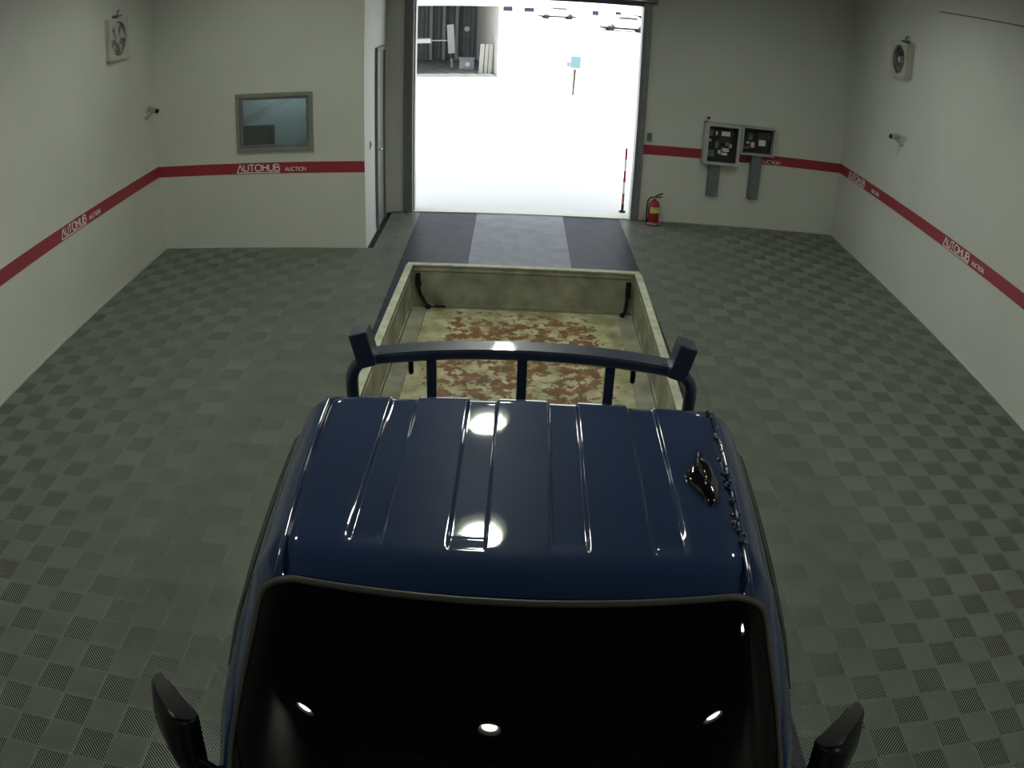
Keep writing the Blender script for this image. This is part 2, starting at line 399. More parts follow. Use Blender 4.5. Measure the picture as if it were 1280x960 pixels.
def lettering(text, parent, origin, ux, nrm, H, sx, w, name, underline=False):
    mb = MB(); o = Vector(origin); ux = Vector(ux); uz = Vector((0,0,1)); nr = Vector(nrm); x = 0.0
    lay = [0]
    def ribbon(pts, ww):                 # one mitred flat strip per stroke, slightly proud of the last one
        lay[0] += 1; top = 0.0018 + 0.00012*lay[0]
        P2 = []
        for a in pts:
            q = (a[0]*H*sx, a[1]*H)
            if not P2 or math.hypot(q[0]-P2[-1][0], q[1]-P2[-1][1]) > 1e-5: P2.append(q)
        closed = len(P2) > 3 and math.hypot(P2[0][0]-P2[-1][0], P2[0][1]-P2[-1][1]) < 1e-4
        if closed: P2.pop()
        n = len(P2); L, Rr = [], []
        for k in range(n):
            a = P2[k-1] if (k > 0 or closed) else None; c = P2[(k+1) % n] if (k < n-1 or closed) else None; b = P2[k]
            d1 = Vector((b[0]-a[0], b[1]-a[1])).normalized() if a else None
            d2 = Vector((c[0]-b[0], c[1]-b[1])).normalized() if c else None
            d1 = d1 or d2; d2 = d2 or d1
            nn = Vector((-d1.y-d2.y, d1.x+d2.x))
            if nn.length < 1e-3: nn = Vector((-d1.y, d1.x))
            nn.normalize(); m = min(2.2, 1/max(0.3, nn.dot(Vector((-d1.y, d1.x))))) * ww/2
            L.append((b[0]+nn.x*m, b[1]+nn.y*m)); Rr.append((b[0]-nn.x*m, b[1]-nn.y*m))
        w3 = lambda p, h: o + ux*p[0] + uz*p[1] + nr*h
        vs = [w3(p, top) for p in L] + [w3(p, top) for p in Rr] + [w3(p, 0) for p in L] + [w3(p, 0) for p in Rr]
        fs = []
        for k in range(n if closed else n-1):
            q = (k+1) % n
            fs += [(k, q, n+q, n+k), (k, 2*n+k, 2*n+q, q), (n+k, n+q, 3*n+q, 3*n+k)]
        mb.add(vs, fs)
    for ch in text:
        strokes, adv = GL[ch]
        for st in strokes: ribbon([(x+p[0], p[1]) for p in st], w)
        x += adv + 0.08
    if underline: ribbon([(-0.12, -0.22), (x-0.10, -0.22)], w*0.8)
    return mb.build(name, WHITE, parent), x*H*sx
def logo(parent, origin, ux, nrm, width=0.56, gap=0.06, w2=0.27):
    H = 0.082; origin = Vector(origin) + Vector((0, 0, 0.009))
    sx = width / (H * sum(GL[c][1]+0.08 for c in 'AUTOHUB'))
    lettering('AUTOHUB', parent, origin, ux, nrm, H, sx, 0.0130, 'lettering', True)
    h2 = 0.046; s2 = w2 / (h2 * sum(GL[c][1]+0.08 for c in 'aUCTION'))
    o2 = Vector(origin) + Vector(ux)*(width+gap) + Vector((0,0,-0.004))
    lettering('aUCTION', parent, o2, ux, nrm, h2, s2, 0.0072, 'lettering')
logo(s_office, (-3.40, YL-T, 0.985), (1,0,0), (0,-1,0))
logo(s_left, (XL+T, 0.88, 0.999), (0,1,0), (1,0,0))
logo(s_left, (XL+T, -2.17, 0.999), (0,1,0), (1,0,0))
logo(s_right, (XR-T, 4.80, 0.999), (0,-1,0), (-1,0,0), 0.62, 0.24, 0.26)
logo(s_right, (XR-T, 1.76, 0.999), (0,-1,0), (-1,0,0), 0.62, 0.06, 0.27)
h2 = 0.046; lettering('aUCTION', s_front, (3.50, YB-T, 0.985), (1,0,0), (0,-1,0), h2, 0.29/(h2*sum(GL[c][1]+0.08 for c in 'aUCTION')), 0.0062, 'lettering')

# ------------------------------------------------------------------ office window
FR = 0.055
win = struct('window_1', MB().box((WX0-0.05, YL+0.12, WZ0-0.05), (WX0, YL+0.13, WZ1+0.05)), ROOMBLUE)
mb = MB()
mb.box((WX0-0.03, YL-0.03, WZ0-0.03), (WX1+0.03, YL+0.05, WZ0+0.02)); mb.box((WX0-0.03, YL-0.03, WZ1-0.02), (WX1+0.03, YL+0.05, WZ1+0.03))
mb.box((WX0-0.03, YL-0.03, WZ0+0.02), (WX0+0.02, YL+0.05, WZ1-0.02)); mb.box((WX1-0.02, YL-0.03, WZ0+0.02), (WX1+0.03, YL+0.05, WZ1-0.02))
mb.build('window_frame', ALU, win, bevel=0.003)
mb = MB()
a, b, c, d = WX0+0.02, WX1-0.02, WZ0+0.02, WZ1-0.02
mb.box((a, YL-0.012, c), (b, YL+0.02, c+0.035)); mb.box((a, YL-0.012, d-0.035), (b, YL+0.02, d)); mb.box((a, YL-0.012, c+0.035), (a+0.035, YL+0.02, d-0.035)); mb.box((b-0.035, YL-0.012, c+0.035), (b, YL+0.02, d-0.035))
mb.build('sash', STEEL, win, bevel=0.002)
MB().box((a+0.03, YL+0.002, c+0.03), (b-0.03, YL+0.007, d-0.03)).build('pane', PANE, win)
# the office behind the glass
mb = MB(); D = YL+0.75
mb.box((WX0-0.4, D, 0.9), (WX1+0.4, D+0.05, 2.4)); mb.box((WX0-0.45, YL+0.12, 0.9), (WX0-0.4, D, 2.4)); mb.box((WX1+0.4, YL+0.12, 0.9), (WX1+0.45, D, 2.4))
mb.box((WX0-0.45, YL+0.12, 0.85), (WX1+0.45, D, 0.9)); mb.box((WX0-0.45, YL+0.12, 2.4), (WX1+0.45, D, 2.45))
struct('wall_office_inner', mb, ROOMBLUE)
ol = bpy.data.lights.new('office_fill_light', 'POINT'); ol.energy = 11.0; ol.color = (0.95, 1, 0.97); ol.shadow_soft_size = 0.1  # added fill without a visible source, brightens the room behind the window
olo = bpy.data.objects.new('office_fill_light', ol); col.objects.link(olo); olo.location = (-2.9, YL+0.40, 2.25)
pn = thing('notice_board', 'dark grey board seen low behind the office window pane', 'board', (-3.13, YL+0.13, 1.27))
MB().box((-0.36, 0.004, -0.06), (0.17, 0.02, 0.27)).build('panel', BOARD, pn)
mb = MB(); mb.box((-0.38, 0, 0.27), (0.19, 0.024, 0.285)); mb.box((0.17, 0, -0.06), (0.19, 0.024, 0.27)); mb.build('frame', COMP2, pn)

# ------------------------------------------------------------------ roller door opening
j = struct('trim_6', MB().box((DX1, YB-0.05, 0), (DX1+0.105, YB, DZ+0.05)), JAMB, bevel=0.004)
MB().box((DX1-0.012, YB-0.07, 0), (DX1+0.03, YB+0.03, DZ)).build('guide_rail', STEEL, j)
j = struct('trim_7', MB().box((DX0-0.115, YB-0.05, 0), (DX0, YB, DZ+0.05)), JAMBD, bevel=0.004)
MB().box((DX0-0.02, YB-0.06, 0), (DX0+0.012, YB+0.03, DZ)).build('guide_rail', STEEL, j)
MB().box((DX0+0.012, YB+0.03, 0), (DX0+0.035, YB+0.20, DZ)).build('edge_strip', BASEB, j)
struct('trim_8', MB().box((DX0, YB-0.03, -0.013), (DX1, YB+0.25, 0.012)), BASEB)
sh = thing('roller_shutter', 'rolled up blue grey shutter housing over the bright door opening', 'shutter', (0.12, YB-0.14, 3.10))
mb = MB(); mb.lathe([(0.12, -1.66), (0.12, 1.66)], (0, 0, 0.16), (1,0,0), 24); mb.build('shutter_roll', STEEL, sh)
MB().box((-1.54, 0.10, -0.035), (1.54, 0.16, 0.02)).build('bottom_rail', SHUTTER, sh)
for x in (-1.69, 1.69):
    mb = MB(); mb.box((x-0.01, -0.03, 0.0), (x+0.01, 0.14, 0.30)); mb.box((x-0.03, 0.08, 0.0), (x+0.03, 0.135, 0.05)); mb.build('end_bracket', ALU, sh)

# office side door in the column wall
dr = struct('door_1', MB().box((XB, 4.32, 0.0), (XB+0.012, 4.86, 2.36)), ALU)
mb = MB(); mb.box((XB, 4.26, 0), (XB+0.035, 4.32, 2.42)); mb.box((XB, 4.86, 0), (XB+0.035, 4.92, 2.42)); mb.box((XB, 4.32, 2.36), (XB+0.035, 4.86, 2.42))
mb.build('door_frame', JAMBD, dr)
mb = MB(); mb.box((XB+0.012, 4.37, 0.98), (XB+0.020, 4.41, 1.12)); mb.tube([(XB+0.02, 4.39, 1.06), (XB+0.055, 4.39, 1.06), (XB+0.055, 4.49, 1.06)], 0.009, 8); mb.build('handle', CHROME, dr)

def switch(loc, ax, ay, label, w=0.035, h=0.055, m=PLASTIC, m2=COMP2):
    t = thing('wall_switch', label, 'switch', loc)
    ax, ay = Vector(ax), Vector(ay)
    MB().obox(ay*0.006, ax*w, ay*0.006, (0,0,h)).build('plate', m, t, bevel=0.002)
    MB().obox(ay*0.014 + Vector((0,0,0.004)), ax*w*0.6, ay*0.004, (0,0,h*0.55)).build('rocker', m2, t)
switch((1.845, YB, 1.215), (1,0,0), (0,-1,0), 'small grey switch plate beside the right door jamb above the red stripe', 0.036, 0.062, STEEL, COMP2)
switch((XB, 3.90, 1.22), (0,1,0), (1,0,0), 'small switch on the bright narrow side wall by the grey side door', 0.05, 0.055, PLASTIC, COMP2)

# ------------------------------------------------------------------ electric cabinets, ducts
def cabinet(name, label, x0, x1, z0, z1, depth, loads, rim):
    t = thing(name, label, 'electrical box', ((x0+x1)/2, YB, z0), 0, None)
    w, h = (x1-x0)/2, z1-z0
    mb = MB()
    mb.box((-w, -0.012, 0), (w, 0, h))
    for a, b in (((-w, -depth, 0), (-w+0.012, -0.012, h)), ((w-0.012, -depth, 0), (w, -0.012, h)), ((-w, -depth, 0), (w, -0.012, 0.012)), ((-w, -depth, h-0.012), (w, -0.012, h))): mb.box(a, b)
    mb.build('housing', BOXM, t)
    mb = MB(); r = rim
    for a, b in (((-w-.004, -depth-0.012, -.004), (-w+r, -depth, h+.004)), ((w-r*.75, -depth-0.012, -.004), (w+.004, -depth, h+.004)), ((-w+r, -depth-0.012, -.004), (w-r*.75, -depth, r*.75)), ((-w+r, -depth-0.012, h-r*.75), (w-r*.75, -depth, h+.004))): mb.box(a, b)
    mb.build('front_frame', BOXM, t, bevel=0.002)
    MB().box((-w+0.014, -0.022, 0.014), (w-0.014, -0.013, h-0.014)).build('back_panel', COMP, t)
    for (nm, m, cx, cz, ww, hh, dd) in loads:
        MB().box((cx-ww/2, -0.022-dd, cz-hh/2), (cx+ww/2, -0.022, cz+hh/2)).build(nm, m, t, bevel=0.002)
    return t
L1 = [('breaker', COMP, 0.06, 0.40, 0.20, 0.20, 0.06), ('label', PAPER, 0.055, 0.445, 0.125, 0.065, 0.066), ('label', PAPER, -0.075, 0.44, 0.030, 0.055, 0.05),
      ('label', PAPER, -0.165, 0.33, 0.045, 0.035, 0.05), ('breaker', COMP2, -0.15, 0.44, 0.05, 0.10, 0.045), ('breaker', COMP2, -0.06, 0.27, 0.06, 0.10, 0.05),
      ('breaker', COMP2, 0.09, 0.30, 0.07, 0.06, 0.07), ('label', PAPER, 0.07, 0.21, 0.10, 0.050, 0.07), ('label', PAPER, 0.06, 0.15, 0.08, 0.035, 0.06), ('label', PAPER, -0.015, 0.17, 0.04, 0.05, 0.05),
      ('label', PAPER, 0.14, 0.27, 0.035, 0.055, 0.05), ('label', PAPER, 0.17, 0.44, 0.02, 0.03, 0.05), ('breaker', COMP2, -0.13, 0.14, 0.09, 0.09, 0.05), ('breaker', COMP2, 0.10, 0.53, 0.10, 0.03, 0.05)]
cabinet('electrical_cabinet', 'open grey electrical cabinet left of the pair, taller, with webcam on top', 2.60, 3.115, 0.925, 1.515, 0.15, L1, 0.055)
L2 = [('breaker', COMP, 0.08, 0.22, 0.18, 0.22, 0.06), ('label', PAPER, 0.075, 0.175, 0.10, 0.085, 0.068), ('breaker', COMP2, -0.10, 0.25, 0.06, 0.09, 0.05),
      ('label', PAPER, -0.055, 0.13, 0.05, 0.07, 0.05), ('label', PAPER, -0.135, 0.16, 0.045, 0.030, 0.05), ('breaker', COMP2, -0.15, 0.08, 0.10, 0.04, 0.05), ('breaker', COMP2, 0.17, 0.28, 0.03, 0.12, 0.05)]
cabinet('electrical_cabinet', 'open grey electrical cabinet right of the pair, shorter and wider than tall', 3.135, 3.625, 1.115, 1.515, 0.15, L2, 0.022)
for x0, x1, z1, lab in ((2.715, 2.875, 0.921, 'grey flat cable duct under the left taller electrical cabinet'), (3.325, 3.475, 1.111, 'grey flat cable duct under the right shorter electrical cabinet crossing the stripe')):
    t = thing('cable_duct', lab, 'cable duct', ((x0+x1)/2, YB, 0.45))
    w = (x1-x0)/2
    MB().box((-w, -0.09, 0), (w, 0, z1-0.45)).build('trunk', DUCT, t, bevel=0.003)
    MB().box((-w+0.008, -0.096, 0.01), (w-0.008, -0.09, z1-0.46)).build('cover', STEEL, t, bevel=0.002)
# wires inside cabinets belong to them: thin bundles
for cab, pts in ((bpy.data.objects['electrical_cabinet'], [[(-0.02,-0.06,0.56),(-0.10,-0.08,0.52),(-0.11,-0.08,0.36),(-0.08,-0.06,0.2)],[(0.02,-0.06,0.54),(0.16,-0.08,0.50),(0.19,-0.08,0.35),(0.15,-0.06,0.10)]]),
                 (bpy.data.objects['electrical_cabinet.001'], [[(-0.18,-0.06,0.10),(-0.12,-0.09,0.28),(0.0,-0.08,0.30),(0.16,-0.06,0.33),(0.20,-0.06,0.15)],[(-0.2,-0.07,0.06),(-0.05,-0.1,0.07),(0.02,-0.08,0.12)]])):
    for p in pts: MB().tube(p, 0.008, 6).build('wire', COMP, cab)

wc = thing('webcam', 'tiny white webcam with black lens on the left cabinet top corner', 'camera', (2.635, YB-0.10, 1.521))
mb = MB(); mb.lathe([(0.030, 0), (0.030, 0.008), (0.012, 0.012), (0.010, 0.035)], n=14); mb.build('stand', BULLET, wc)
mb = MB(); mb.lathe([(0.018, -0.02), (0.028, -0.015), (0.028, 0.02), (0.022, 0.028)], (0, 0, 0.062), (0,-1,0), 16); mb.build('body', BULLET, wc)
mb = MB(); mb.lathe([(0.017, 0.0), (0.017, 0.006), (0.008, 0.010)], (0, -0.028, 0.062), (0,-1,0), 14); mb.build('lens', LENS, wc)

# ------------------------------------------------------------------ fire extinguisher
fe = thing('fire_extinguisher', 'red fire extinguisher with yellow label standing right of the door', 'fire extinguisher', (1.955, 4.975, 0.002), 0.2)
prof = [(0.0,0.0),(0.074,0.0),(0.080,0.012),(0.080,0.27),(0.076,0.30),(0.062,0.33),(0.040,0.35),(0.024,0.358),(0.024,0.375)]
MB().lathe(prof, n=28).build('cylinder', EXTRED, fe)
MB().lathe([(0.084,0.0),(0.096,0.004),(0.096,0.05),(0.084,0.056)], n=28).build('base_skirt', EXTRED, fe)
mb = MB()
for k in range(7):
    a0 = -PI/2 + (k-3)*0.42; c = Vector((math.cos(a0), math.sin(a0), 0)); tn = Vector((-math.sin(a0), math.cos(a0), 0))
    mb.obox(c*0.0965 + Vector((0,0,0.032)), tn*0.011, c*0.0015, (0,0,0.011))
mb.build('base_sticker', PAPER, fe)
mb = MB(); R = 0.0812; n = 16; a0, a1 = math.radians(-150), math.radians(-20)
mb.grid([[(R*math.cos(a0+(a1-a0)*k/n), R*math.sin(a0+(a1-a0)*k/n), z) for k in range(n+1)] for z in (0.185, 0.27)]); mb.build('label_band', LABEL, fe)
mb = MB(); mb.lathe([(0.016,0.375),(0.016,0.405),(0.010,0.41)], n=12); mb.box((-0.012,-0.02,0.385),(0.012,0.02,0.405)); mb.build('valve', CHROME, fe)
mb = MB(); mb.tube([(0,0,0.405),(0.03,0,0.42),(0.115,0.0,0.455)], 0.010, 8); mb.build('carry_handle', BLACK, fe)
mb = MB(); mb.tube([(0,0,0.392),(0.04,0,0.395),(0.105,0.0,0.40)], 0.008, 8); mb.build('squeeze_lever', BLACK, fe)
mb = MB(); mb.tube([(-0.01,0,0.395),(-0.06,0,0.395),(-0.098,0,0.35),(-0.105,0,0.25),(-0.102,0,0.12),(-0.100,-0.01,0.07)], 0.011, 8); mb.tube([(-0.100,-0.01,0.10),(-0.102,-0.012,0.03)], [0.014,0.019], 10); mb.build('hose', RUBBER, fe)

# ------------------------------------------------------------------ wall fans
def fan(loc, side, label, s=0.25, dark=True):
    t = thing('wall_fan', label, 'fan', loc, PI/2 if side > 0 else -PI/2, None)   # local -y... faces the room along local +y after rotation
    # local frame: y = out of the wall
    d = 0.055 if not dark else 0.10
    mb = MB(); b = 0.028
    mb.box((-s, 0, -s), (-s+b, d, s)); mb.box((s-b, 0, -s), (s, d, s)); mb.box((-s+b, 0, -s), (s-b, d, -s+b)); mb.box((-s+b, 0, s-b), (s-b, d, s))
    mb.build('housing', FANW, t, bevel=0.006)
    mb = MB(); n = 40; R = s*0.84; yy = d+0.004
    sq = []
    for k in range(n):
        a = 2*PI*k/n; c, q = math.cos(a), math.sin(a); m = s/max(abs(c), abs(q)); sq.append((c*m, yy, q*m))
    ci = [(R*math.cos(2*PI*k/n), yy, R*math.sin(2*PI*k/n)) for k in range(n)]
    ci2 = [(R*0.97*math.cos(2*PI*k/n), yy-0.3*d, R*0.97*math.sin(2*PI*k/n)) for k in range(n)]
    mb.add(sq+ci+ci2, [(k, (k+1)%n, n+(k+1)%n, n+k) for k in range(n)] + [(n+k, n+(k+1)%n, 2*n+(k+1)%n, 2*n+k) for k in range(n)])
    mb.build('face_plate', FANW, t)
    MB().lathe([(R, 0.01), (R, 0.02)], (0,0,0), (0,1,0), 32).build('back_plate', FAND if dark else COMP2, t)
    for k in range(5):
        a = 2*PI*k/5 + 0.3; mb = MB(); rows = []
        for i in range(6):
            r = 0.05 + (R*0.93-0.05)*i/5; w0 = 0.30 + 0.12*i/5
            rows.append([(r*math.cos(a+w0*u), d*0.55+0.3*d*0.5*u, r*math.sin(a+w0*u)) for u in (-1,-0.4,0.2,0.8)])
        mb.grid(rows); mb.build('blade', FANW if not dark else COMP2, t)
    MB().lathe([(0.045,0.02),(0.05,0.03),(0.045,d*0.85),(0.02,d*0.95)], (0,0,0), (0,1,0), 18).build('hub', FANW, t)
    mb = MB()
    for k in (0.35, 0.6, 0.82): mb.tube([(R*k*math.cos(2*PI*i/24), d-0.004, R*k*math.sin(2*PI*i/24)) for i in range(25)], 0.0022, 5, cap=False)
    for i in range(12): a = 2*PI*i/12; mb.tube([(0.04*math.cos(a), d-0.004, 0.04*math.sin(a)), (R*math.cos(a), d-0.004, R*math.sin(a))], 0.0022, 5)
    mb.build('wire_guard', FANW if not dark else COMP2, t)
    mb = MB(); mb.box((-0.10, 0.0, s+0.012), (0.06, 0.05, s+0.035)); mb.box((-0.04, 0, s), (0.0, 0.03, s+0.012)); mb.tube([(-0.02, 0.03, s+0.03), (-0.02, 0.03, s+0.08), (-0.08, 0.025, s+0.09)], 0.010, 8); mb.build('cable_plug', COMP2, t)
    return t
f1 = fan((XL, 2.43, 2.875), -1, 'pale square wall fan high on the left wall', 0.245, False)
f2 = fan((XR, 3.42, 2.885), 1, 'square wall fan with dark round grille high on the right wall', 0.225, True)

# ------------------------------------------------------------------ bullet cameras
def bullet(loc, side, label, yaw):
    t = thing('security_camera', label, 'camera', loc, 0)
    s = side     # direction into the room along x
    MB().lathe([(0.045, 0), (0.045, 0.015), (0.03, 0.03)], (0,0,0), (s,0,0), 20).build('wall_mount', BULLET, t)
    mb = MB(); mb.tube([(s*0.02, 0, 0), (s*0.08, 0.0, 0.02), (s*0.12, -0.0, 0.05)], 0.014, 10); mb.build('arm', BULLET, t)
    d = Vector(yaw).normalized(); c = Vector((s*0.12, 0, 0.07))
    MB().lathe([(0.028, -0.09), (0.034, -0.085), (0.034, 0.07), (0.038, 0.072), (0.038, 0.085), (0.030, 0.086)], c, d, 20).build('body', BULLET, t)
    MB().lathe([(0.029, 0.0), (0.029, 0.006), (0.014, 0.010)], c + d*0.086, d, 18).build('lens', LENS, t)
    return t
bullet((XL, 3.17, 1.83), 1, 'white bullet security camera on the left wall near the office window', (0.75, -0.55, -0.12))
bullet((XR, 3.22, 1.84), -1, 'white bullet security camera on the right wall below the fan', (-0.80, -0.45, 0.02))

# ------------------------------------------------------------------ ceiling lamps
LAMPS = [(-0.17, -1.05, 3.52, 'round pendant lamp mirrored in the truck roof near its rear edge'),
         (-0.17, -2.35, 3.52, 'round pendant lamp mirrored in the middle of the truck roof towards the windscreen'),
         (-3.95, -11.5, 3.50, 'round pendant lamp mirrored small at the left of the windscreen'),
         (-0.34, -10.6, 3.50, 'round pendant lamp mirrored at the bottom centre of the windscreen'),
         (3.70, -11.3, 3.50, 'round pendant lamp mirrored at the lower right of the windscreen'),
         (3.60, -8.6, 3.50, 'round pendant lamp mirrored in the upper right corner of the windscreen')]
LAMPS += [(x, y, 4.0, 'round pendant lamp out of the picture that lights the wash bay') for x, y in ((-2.7, 1.5), (2.7, 1.9), (-0.1, 0.95), (-2.8, -1.8), (2.8, -1.8), (-2.8, -5.0), (2.8, -5.2))]
def make_lamp():
    t = thing('ceiling_lamp', '', 'lamp', (0,0,0), 0, 'round pendant lamps of the wash bay')
    MB().lathe([(0.03, 0.10), (0.13, 0.09), (0.150, 0.05), (0.19, -0.005), (0.198, -0.010), (0.186, -0.010), (0.135, 0.055)], n=36, cap=False).build('reflector', REFL, t)
    MB().lathe([(0.0, 0.018), (0.122, 0.018), (0.122, 0.056)], n=36, cap=False).build('glowing_disc', LAMPM, t)
    MB().lathe([(0.05, 0.09), (0.05, 0.20), (0.02, 0.22)], n=16).build('lamp_cap', STEEL, t)
    return t
lamp0 = make_lamp()
for k, (x, y, z, lab) in enumerate(LAMPS):
    if k == 0: o = lamp0
    else:
        o = lamp0.copy(); col.objects.link(o)
        for ch in [c for c in lamp0.children if c.name.split('.')[0] != 'cord']:
            c = ch.copy(); col.objects.link(c); c.parent = o
    o.location = (x, y, z); o['label'] = lab
    MB().tube([(0, 0, 0.21), (0, 0, ZC-z)], 0.008, 6).build('cord', BLACK, o)

# ================================================================== the truck
TR = thing('pickup_truck', 'dark blue flatbed pickup truck with rusty bed parked facing the camera', 'truck', (0.06, -2.5, 0), math.radians(-1.0))
def lerp_tab(tab, z):
    if z <= tab[0][0]: return tab[0][1]
    for (a, va), (b, vb) in zip(tab, tab[1:]):
        if z <= b: return va + (vb-va)*(z-a)/(b-a)
    return tab[-1][1]
WR = [(.45,.82),(.6,.84),(.9,.86),(1.15,.870),(1.25,.868),(1.4,.845),(1.55,.812),(1.68,.772),(1.75,.744),(1.80,.722),(1.835,.702),(1.852,.680),(1.862,.648)]
WF = [(.45,.74),(.6,.765),(.9,.79),(1.15,.81),(1.25,.815),(1.4,.800),(1.55,.762),(1.68,.724),(1.75,.698),(1.80,.674),(1.84,.640),(1.862,.606)]
YF = [(.45,-2.74),(.9,-2.74),(1.10,-2.70),(1.17,-2.655),(1.25,-2.59),(1.4,-2.482),(1.55,-2.377),(1.70,-2.272),(1.80,-2.203),(1.84,-2.178),(1.852,-2.12),(1.862,-2.06)]
BW = [(.45,.10),(1.2,.11),(1.862,.045)]
YR = -1.235
def wf(z): return lerp_tab(WF, z)
def wr(z): return lerp_tab(WR, z)
CR = [(.45,.10),(1.3,.13),(1.7,.11),(1.862,.055)]
def front_y(x, z):
    t = min(1.0, abs(x)/wf(z)); s = max(0, (t-0.83)/0.17)
    return lerp_tab(YF, z) + lerp_tab(BW, z)*t*t + lerp_tab(CR, z)*s**2.4
def side_x(y, z):
    y1 = front_y(wf(z), z); u = max(0, min(1, (y-y1)/(YR-y1)))
    return wf(z) + (wr(z)-wf(z)) * (1-(1-u)**1.5)
def ring(z, inset=0.0):
    pts = []
    n = 28
    for i in range(n+1):
        t = -1 + 2*i/n; t = math.copysign(abs(t)**0.75, t); x = t*wf(z); pts.append((x, front_y(x, z), z))
    y1 = front_y(wf(z), z)
    for i in range(1, 13): y = y1 + (YR-0.05-y1)*i/12; pts.append((side_x(y, z), y, z))
    W = side_x(YR, z)
    for k in range(1, 4): a = k/4*PI/2; pts.append((W-0.05+0.05*math.cos(a), YR-0.05+0.05*math.sin(a), z))
    for i in range(9): pts.append((W-0.05-(2*W-0.1)*i/8, YR, z))
    for k in range(1, 4): a = PI/2+k/4*PI/2; pts.append((-W+0.05+0.05*math.cos(a), YR-0.05+0.05*math.sin(a), z))
    for i in range(12, 0, -1): y = y1 + (YR-0.05-y1)*i/12; pts.append((-side_x(y, z), y, z))
    return pts
zs = [.45,.55,.7,.9,1.05,1.15,1.25,1.33,1.4,1.48,1.55,1.62,1.68,1.715,1.75,1.778,1.80,1.822,1.84,1.852,1.862]
rings = [ring(z) for z in zs]; n = len(rings[0])
mb = MB(); vs = [p for r in rings for p in r]
mb.add(vs, [(i*n+k, i*n+(k+1)%n, (i+1)*n+(k+1)%n, (i+1)*n+k) for i in range(len(rings)-1) for k in range(n)], True)
mb.add(rings[0], [tuple(range(n))[::-1]]); mb.add(rings[-1], [tuple(range(n))])
cab = mb.build('cab_body', BLUE, TR)

# roof panel with four sunken channels
CH = [(-.428,-.338,-1.985),(-.171,-.076,-1.985),(.089,.184,-1.985),(.350,.441,-1.985)]
def groove(x, y):
    h = 0.0
    for a, b, ye in CH:
        for e, inner, yy in ((a, 1, ye), (b, -1, ye+(0.09 if abs((a+b)/2) > 0.3 and b < 0 else 0.0))):
            pass
        if a-0.004 < x < b+0.004:
            k = 1.0
            if y < ye: k = max(0.0, 1-(ye-y)/0.07); k = k*k*(3-2*k)
            d = min(x-(a-0.004), (b+0.004)-x)/0.008
            h -= 0.010 * k * max(0, min(1, d))
        for e in (a, b):                                   # crisp bead along each edge
            q = abs(x-e)
            if q < 0.007 and y > ye: h += 0.0007*(1-q/0.007)
    return h
def roof_front(x): return front_y(x, 1.842) - 0.002
xs = set()
N = 64
for i in range(N+1): xs.add(round(-1 + 2*i/N, 5))
xs_m = []
for a, b, _ in CH:
    for e in (a, b):
        for d in (-0.010,-0.007,-0.0042,-0.0025,0.0,0.0025,0.0042,0.007,0.010): xs_m.append(e+d)
base_w = 0.620
cols = sorted(set([round(v*base_w, 5) for v in xs] + [round(v, 5) for v in xs_m]))
cols2 = [cols[0]]
for v in cols[1:]:
    if v - cols2[-1] > 0.0012: cols2.append(v)
def gut_w(y):    # half width of the roof skin between the gutters
    u = (y-YR)/(-2.12-YR); return 0.632 - 0.050*max(0, u)**1.6
rows = []
NY = 110
for j in range(NY+1):
    v = j/NY; row = []
    for c in cols2:
        s = c/base_w
        yf = roof_front(s*gut_w(-2.1)); y = YR + (yf-YR)*v
        k = gut_w(y)/base_w; x = c*k if abs(c) > 0.5 else c*(1 + (k-1)*(max(0, abs(c)-0.0)/0.5)**2)
        z = 1.893 - 0.022*s*s - 0.012*(1-min(1,(YR-y)/0.05))**2
        d = y - yf
        if d < 0.13: z -= (0.046-0.010*s*s)*((0.13-d)/0.13)**2.2
        z += groove(x, y)
        if abs(s) > 0.955: z -= 0.008*((abs(s)-0.955)/0.045)
        row.append((x, y, z))
    rows.append(row)
mb = MB(); mb.grid(rows)
def skirt(line): mb.grid([line, [(p[0], p[1], 1.845) for p in line]], False)
skirt(rows[0]); skirt(rows[-1]); skirt([r[0] for r in rows]); skirt([r[-1] for r in rows])
roof = mb.build('roof_panel', BLUE, TR)
# drip gutters
for sgn in (-1, 1):
    pts = []
    for i in range(25):
        y = YR - 0.03 + (-2.13-YR+0.03)*i/24; pts.append((sgn*(gut_w(y)+0.010), y, 1.868 - 0.008*(i/24)**3))
    pts.append((sgn*0.594, -2.155, 1.850))
    m = MB(); m.tube(pts, [0.0085]*24+[0.006, 0.003], 8)
    g = m.build('drip_gutter', BLUE, TR)
    m = MB()
    if sgn > 0:
        rr = random.Random(3)
        for i in range(46):
            t = rr.random(); y = YR-0.01 - 0.74*t
            r = rr.uniform(0.004, 0.009); x = gut_w(y)+0.001+rr.uniform(-0.013, 0.012)
            m.lathe([(0.0, r*0.8), (r*0.6, r*0.6), (r, 0.0), (r, -0.006)], (x, y, 1.872), (0,0,1), 8)
        so = m.build('lumpy_sealer', SEALB, TR); so['label'] = 'lumpy sealer along the gutter'; so['kind'] = 'stuff'
